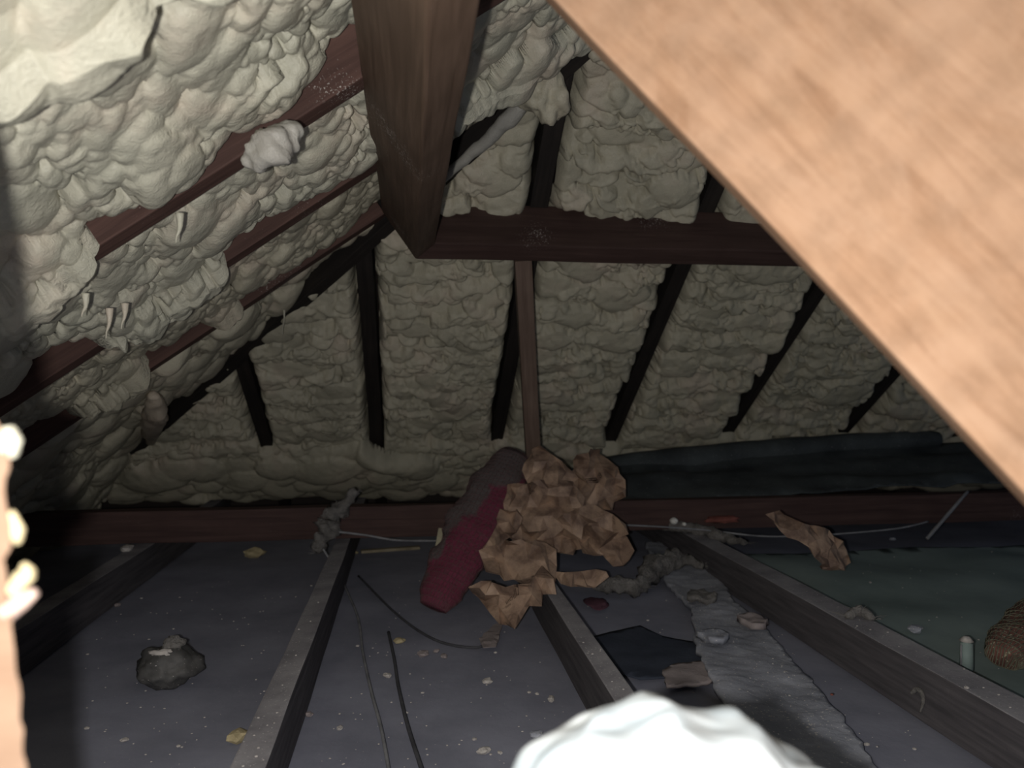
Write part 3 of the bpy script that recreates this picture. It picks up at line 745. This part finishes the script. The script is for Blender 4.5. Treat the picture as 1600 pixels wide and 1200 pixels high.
# ---- red net sack leaning in the heap
def sack(name, p0, p1, r0, r1, mat, seed, flat=0.55, seg=36, rings=34):
    p0 = Vector(p0); p1 = Vector(p1); ax = (p1-p0); L = ax.length; ax.normalize()
    ay = Vector((1, 0, 0)); ay = (ay-ax*ay.dot(ax)).normalized(); az = ax.cross(ay)
    bm = bmesh.new(); R = []
    for i in range(rings+1):
        u = i/rings; prof = math.sin(math.pi*min(max(u*0.93+0.035, 0), 1))**0.38
        r = (r0*(1-u)+r1*u)*prof; ring = []
        for k in range(seg):
            th = 2*math.pi*k/seg
            q = Vector((u*L, math.cos(th)*r, math.sin(th)*r*flat))
            f = 1+0.22*mnoise.noise(q*18+Vector((seed, 0, 0)))+0.14*mnoise.noise(q*45+Vector((seed, 0, 0)))
            ring.append(bm.verts.new((q.x, q.y*f, q.z*f)))
        R.append(ring)
    for a, c in zip(R, R[1:]):
        for k in range(seg): bm.faces.new((a[k], a[(k+1) % seg], c[(k+1) % seg], c[k]))
    bm.faces.new(R[0][::-1]); bm.faces.new(R[-1])
    bmesh.ops.recalc_face_normals(bm, faces=bm.faces)
    o = from_bm(name, bm, mat, None, True)
    M = Matrix((ax, ay, az)).transposed().to_4x4(); M.translation = p0; o.matrix_world = M
    return o
def net_over(o, mat, thick, name='net'):
    n = o.copy(); n.data = o.data.copy(); n.name = name; C.objects.link(n); n.parent = o; n.matrix_parent_inverse = Matrix.Identity(4); n.matrix_basis = Matrix.Identity(4)
    n.data.materials.clear(); n.data.materials.append(mat)
    bm = bmesh.new(); bm.from_mesh(n.data)
    bmesh.ops.triangulate(bm, faces=bm.faces); bmesh.ops.join_triangles(bm, faces=bm.faces, angle_face_threshold=3.1, angle_shape_threshold=3.1)
    for v in bm.verts: v.co += v.normal*0.001
    bm.to_mesh(n.data); bm.free()
    md = n.modifiers.new('w', 'WIREFRAME'); md.thickness = thick
    for k in ('label', 'category', 'group'):
        if k in n: del n[k]
    n['kind'] = 'stuff'
    return n
s1 = sack('net_sack', aty(806, 708, 2.36), aty(676, 948, 2.0), 0.092, 0.078, M_net, 3, 0.42)
net_over(s1, M_strand, 0.0014)
tag(s1, 'dark red and brown net sack leaning over the cross beam beside the paper heap', 'sack')
s2 = sack('net_sack', aty(1568, 1100, 1.28), aty(1730, 985, 1.5), 0.066, 0.08, M_heap, 9, 0.6)
s2.location.z = max(s2.location.z, 0.09)
net_over(s2, M_strand2, 0.002)
tag(s2, 'red-brown netted bundle on the green sheet near the low edge of the big pine board', 'sack')

# ---- small things on the floor
def lump(name, c, rx, ry, rz, mat, seed, rough=0.25, fr=30, sub=3, parent=None, sm=True, rot=0):
    bm = bmesh.new(); bmesh.ops.create_icosphere(bm, subdivisions=sub, radius=1)
    for v in bm.verts:
        n = mnoise.noise(v.co*1.6+Vector((seed*3.1, 0, 0)))*rough*1.5+mnoise.noise(v.co*4+Vector((seed, 9, 0)))*rough*0.7
        v.co = Vector((v.co.x*rx, v.co.y*ry, v.co.z*rz))*(1+n)
    o = from_bm(name, bm, mat, parent, sm); o.location = c; o.rotation_euler = (0, 0, rot); return o
c = atz(262, 1040, 0.035)
o = lump('bundle', Vector((c.x, c.y, 0.036)), 0.060, 0.060, 0.038, M_ball, 4, 0.18, sub=4)
tag(o, 'dark round crumpled bundle on the floor beside the outer joist', 'bundle')
p = lump('knot', (0.012, -0.005, 0.040), 0.020, 0.013, 0.018, M_fluff, 6, 0.4, parent=o)
p = lump('pale_highlight', (-0.004, -0.030, 0.034), 0.022, 0.007, 0.007, M_chip, 7, 0.3, parent=o)  # highlight on the bundle, put in as a pale-coloured lump
for i, (u, v, r, z) in enumerate([(1053, 814, 0.013, .118), (1069, 819, 0.007, .112)]):
    c = aty(u, v, 2.40); o = lump('foam_ball', c, r, r, r*.85, M_white, 20+i, 0.08)
    tag(o, ['larger white ball on the joist end beyond the paper heap', 'smaller white ball touching the larger one on the joist end'][i], 'ball')
chips = [(839, 1084, .005, M_chip, 'tiny round pale disc beside a larger one on the floor'), (861, 1092, .011, M_chip, 'round pale disc on the floor in front of the white sack'),
 (762, 1064, .011, M_chip, 'pale pebble-like chip in the middle of the open floor'), (605, 1055, .009, M_chip, 'pale chip by the thin dark cable'),
 (624, 1001, .013, M_yel, 'yellowish chip at the top of the dark cable'), (661, 1021, .014, M_pink, 'pinkish square chip, first of three below the net sack'),
 (682, 1017, .009, M_pink, 'small pinkish chip, middle of three below the net sack'), (694, 1025, .010, M_pink, 'pinkish chip, third of three below the net sack'),
 (755, 1173, .012, M_chip, 'rough pale chip at the near edge of the floor'), (781, 1176, .005, M_chip, 'tiny chip near the rough pale one'),
 (838, 1147, .012, M_dust, 'dull grey chip beside the white sack'), (531, 1137, .008, M_chip, 'little pale chip between joist and dark cable, lower one'),
 (483, 1116, .009, M_pink, 'small tan sliver against the joist side'), (194, 1156, .007, M_chip, 'lone pale chip near the dark round bundle'),
 (198, 857, .024, M_chip, 'pale twisted scrap on the outer joist by the cross beam'), (372, 1150, .020, M_yel, 'yellow foam chunk against the joist'),
 (398, 864, .036, M_yel, 'yellowish foam chunk in front of the cross beam'), (556, 863, .010, M_yel, 'tiny yellowish chip near the cross beam'),
 (183, 945, .011, M_pink, 'dull chip on the floor beside the outer joist'), (1125, 985, .0, M_chip, ''), (1503, 982, .0, M_chip, ''),
 (1430, 982, .018, M_dust, 'longish grey chip on the green sheet'), (1300, 1085, .004, M_rust, 'tiny reddish crumb on the grey strip edge'),
 (1395, 842, .012, M_dust, 'grey chip on the green sheet near the pale stick'), (1360, 910, .006, M_chip, 'small pale crumb on the green sheet'),
 (1495, 1015, .0, M_chip, '')]
for i, (u, v, r, mt, lb) in enumerate(chips):
    if r == 0: continue
    z0 = 0.0 if u < 1250 else 0.028
    if lb.startswith('pale twisted'): z0 = 0.1
    if lb.startswith('tiny reddish'): z0 = 0.03
    c = atz(u, v, z0+r*0.3)
    o = lump('chip', c, r, r*random.uniform(.55, .9), r*0.45, mt, 100+i, 0.3, sub=2, sm=False, rot=random.random()*6)
    tag(o, lb, 'chip', 'chips on the loft floor')
# dust crumbs too many to count
bm = bmesh.new(); r_ = random.Random(3)
for i in range(520):
    u = r_.uniform(120, 1580); v = 850+350*r_.random()**0.8
    z0 = 0.0; c = atz(u, v, z0)
    if not(-1.4 < c.x < 2.4 and c.y < 2.4): continue
    ct = atz(u, v, 0.1)
    if any(a+0.004 < ct.x < b2-0.004 for a, b2 in J): c = ct
    elif any(a-0.04 < c.x < b2+0.04 for a, b2 in J) or any(min(c.x, ct.x) < a < max(c.x, ct.x) for a, b2 in J): continue
    elif c.z > 0.05: continue
    if c.z > 0.05: pass
    elif c.x > gx: c.z = hg(c.x, c.y)
    elif 1010 < u < 1400 and v > 845 and inside((u, v), strip): c.z = 0.03
    r = r_.uniform(.0008, .0026)*(2.2 if r_.random() < .08 else 1)
    bmesh.ops.create_icosphere(bm, subdivisions=1, radius=r, matrix=Matrix.Translation((c.x, c.y, c.z+r*0.4)) @ Matrix.Diagonal((1, r_.uniform(.5, 1), .5, 1)))
o = from_bm('crumbs', bm, M_chip); tag(o, 'scattered pale plaster crumbs over the dusty floor', 'debris', kind='stuff')

# cables
def cable(label, pts, r, mat, name='cable'):
    o = lumpy_tube(name, pts, [r]*len(pts), mat, rough=0.03, fr=60, seg=8, per=8); tag(o, label, 'cable'); return o
cable('pale grey cable strung from the foam clump to the net sack', [aty(528, 831, 2.40), aty(570, 836, 2.40), aty(620, 844, 2.39), aty(685, 845, 2.38)], .0034, M_cable)
cable('pale grey cable crossing over the wide joist past the lone paper scrap', [aty(965, 820, 2.38), aty(1030, 823, 2.36), aty(1100, 828, 2.34), aty(1180, 837, 2.3), aty(1240, 838, 2.27), aty(1300, 835, 2.26), aty(1400, 826, 2.28), aty(1450, 815, 2.34)], .003, M_cable)
cable('grey cable dropping from the foam clump beside the joist', [aty(505, 858, 2.33), atz(528, 895, .03), atz(545, 930, .006), atz(560, 968, .006), atz(567, 1020, .006), atz(580, 1080, .006), atz(596, 1140, .006), atz(612, 1230, .006)], .0032, M_cable)
cable('thin dark cable curving down the open floor', [atz(607, 988, .006), atz(616, 1030, .005), atz(622, 1070, .005), atz(636, 1130, .005), atz(655, 1190, .005), atz(672, 1240, .005)], .0036, M_cabled)
cable('dark cord curving below the net sack', [atz(560, 900, .006), atz(620, 960, .006), atz(680, 1000, .006), atz(740, 1012, .006), atz(762, 1004, .006)], .003, M_cabled, 'cord')
o = lumpy_tube('stick', [aty(1448, 842, 2.30), aty(1480, 805, 2.33), aty(1512, 768, 2.38)], [.006, .006, .005], M_cable, rough=.05, seg=8)
tag(o, 'thin pale stick leaning on the cross beam near the big pine board', 'stick')
o = board('wood_offcut', aty(689, 828, 2.3), aty(683, 862, 2.24), 0.016, 0.01, (1, 0, 0), dusty('cream_wood', (0.4, 0.36, 0.25), (0.55, 0.5, 0.36), 20), seg=4, wob=.001)
tag(o, 'small cream wood offcut between the net sack and the pale cable', 'offcut')
c = atz(610, 868, .0); c.z = .008
o = board('slat', Vector((c.x-.10, c.y, .012)), Vector((c.x+.10, c.y+.03, .014)), .03, .01, (0, 1, 0), dusty('tan_slat', (0.20, 0.17, 0.11), (0.33, 0.28, 0.2), 15), seg=6)
tag(o, 'tan slat lying on the floor in front of the cross beam', 'slat')
o = lump('red_scrap', aty(1128, 812, 2.41), .055, .02, .012, M_rust, 61, .3); tag(o, 'rust-red scrap on the wide joist end by the cross beam', 'scrap')
o = lump('maroon_scrap', atz(932, 942, .008), .03, .05, .006, dusty('maroon', (0.08, 0.035, 0.05), (0.13, 0.06, 0.08), 15), 62, .3); tag(o, 'dull maroon scrap on the floor beside the joist under the paper heap', 'scrap')
# small bottle-like pipette standing by the netted bundle
zt = 0.03
base = atz(1510, 1052, zt)
e = empty('small_vial', base)
tag(e, 'small clear-green vial with a pale cap standing beside the netted bundle', 'vial')
def cyl(name, r0, r1, z0, z1, mat, parent, seg=16, off=(0, 0)):
    bm = bmesh.new(); bmesh.ops.create_cone(bm, cap_ends=True, segments=seg, radius1=r0, radius2=r1, depth=z1-z0, matrix=Matrix.Translation((off[0], off[1], (z0+z1)/2)))
    bmesh.ops.bevel(bm, geom=[x for x in bm.edges if x.calc_face_angle(0) > 1], offset=min(r0, r1)*.2+.0002, segments=2, affect='EDGES')
    return from_bm(name, bm, mat, parent, True)
cyl('body', .013, .011, .006, .062, M_green, e); cyl('cap', .014, .005, .063, .072, M_chip, e); cyl('foot', .016, .014, -.004, .006, M_yel, e); cyl('tube', .0016, .0016, .008, .058, M_cable, e, 8, (-.0145, -.004))
def atx(u, v, x):
    d = ray(u, v); return Vector((0, 0, CH))+d*(x/d.x)
hx = J[3][0]-0.006
o = lumpy_tube('hook', [atx(1425, 1083, hx), atx(1433, 1077, hx), atx(1441, 1084, hx), atx(1442, 1098, hx), atx(1438, 1112, hx)], [.003, .004, .004, .003, .002], M_fluff, rough=.1, seg=8)
o.location = (0, 0, 0); tag(o, 'small pale hook-shaped piece by the side of the wide joist', 'hook')

# ================================================================== NEAR OBJECTS
# big pine board across the upper corner
A = atd(856, -15, 0.60); B2 = atd(1618, 789, 0.47)
ax = (B2-A).normalized()
A2 = A-ax*0.12; B3 = B2+ax*0.30
far_side = atd(1750, -250, 0.47)
wd = (far_side-A); wd = (wd-ax*wd.dot(ax)); 
wl = wd.length; wd.normalize()
W = 0.30
nrm = ax.cross(wd)
if nrm.dot(fwd) < 0: nrm = -nrm
# local X along, local Y across, local Z must equal ax x ay and point away from the camera
ay = wd if ax.cross(wd).dot(fwd) > 0 else -wd
c0 = A2+wd*(W/2); c1 = B3+wd*(W/2)
o = board('pine_board', c0, c1, W, 0.045, ay, M_pine, away=fwd, seg=60, wob=0.0025, bev=0.004)
tag(o, 'big bright out-of-focus pine board slanting across the view', 'board')

# post at the side edge
def post():
    dep = 0.335
    bm = bmesh.new(); n = 90; cols = []
    for i in range(n+1):
        v = -50+1600*i/n
        u = -83 + (v-0)*0.1035
        jag = 5*mnoise.noise(Vector((v*0.02, 0, 0)))+4*mnoise.noise(Vector((v*0.06, 3, 0)))
        if 655 < v < 760: jag += 24*math.sin((v-655)/105*math.pi)**0.5
        if 760 < v < 860: jag += 12
        a = atd(u+jag, v, dep); c2 = atd(u+jag*0.4, v, dep+0.045); d2 = atd(-400, v, dep+0.045); b3 = atd(-400, v, dep)
        cols.append([bm.verts.new(p) for p in (b3, a, c2, d2)])
    for r0, r1 in zip(cols, cols[1:]):
        for k in range(4): bm.faces.new((r0[k], r0[(k+1) % 4], r1[(k+1) % 4], r1[k]))
    bm.faces.new(cols[0][::-1]); bm.faces.new(cols[-1]); bmesh.ops.recalc_face_normals(bm, faces=bm.faces)
    o = from_bm('timber_post', bm, M_pine2, None, False)
    tag(o, 'out-of-focus glaring timber post with a ragged edge beside the camera', 'post')
    for (pts, rr, mt) in [([(10, 668), (14, 690), (14, 715)], [.003, .006, .003], M_foam), ([(14, 800), (24, 830), (28, 850)], [.002, .004, .001], M_yel),
                          ([(18, 925), (34, 905), (42, 895), (36, 880)], [.003, .0045, .004, .001], M_yel), ([(10, 955), (36, 938), (56, 924)], [.005, .0042, .002], M_splin)]:
        s = lumpy_tube('splinter', [atd(u, v, dep+.004) for u, v in pts], rr, mt, o, rough=.12, seg=10, per=6)
M_splin = dusty('pale_splinter', (0.34, 0.24, 0.2), (0.4, 0.3, 0.25), 30)
M_pine2 = wood('pale_timber', (0.17, 0.105, 0.068), (0.23, 0.155, 0.105), rough=0.85)
post()

# white crumpled sack standing on the floor
def white_sack():
    top = atd(1045, 1320, 0.42); cx, cy = top.x, top.y
    bm = bmesh.new(); seg = 120; rings = 90; R = []
    H = 0.60-0.42*495/1200-0.009
    for i in range(rings+1):
        u = i/rings
        if u < 0.55:
            th = u/0.55*math.pi/2; rad = 0.108*math.sin(th); z = H-0.088+0.088*math.cos(th)
        else:
            k = (u-0.55)/0.45; rad = 0.108+0.006*math.sin(k*3); z = (H-0.088)*(1-k)+0.004
        ring = []
        for s in range(seg):
            a = 2*math.pi*s/seg
            q = Vector((math.cos(a)*rad, math.sin(a)*rad, z))
            cr = 0.0045*(1-abs(mnoise.noise(q*22))*4)*0.6+0.003*mnoise.noise(q*50)+0.006*mnoise.noise(q*9)
            d = Vector((math.cos(a)*math.sin(min(u/.55, 1)*1.57), math.sin(a)*math.sin(min(u/.55, 1)*1.57), math.cos(min(u/.55, 1)*1.57)))
            p = q+d*cr
            p.z = max(p.z, 0.003)
            ring.append(bm.verts.new((cx+p.x*(1.04 if p.x > 0 else 1.0), cy+p.y*0.8, p.z)))
        R.append(ring)
    for a, c2 in zip(R, R[1:]):
        for k in range(seg): bm.faces.new((a[k], a[(k+1) % seg], c2[(k+1) % seg], c2[k]))
    bm.faces.new(R[-1]); bmesh.ops.remove_doubles(bm, verts=bm.verts, dist=1e-5); bmesh.ops.recalc_face_normals(bm, faces=bm.faces)
    o = from_bm('white_sack', bm, M_plastic, None, True)
    tag(o, 'glaring crumpled white plastic sack close to the camera', 'sack')
white_sack()
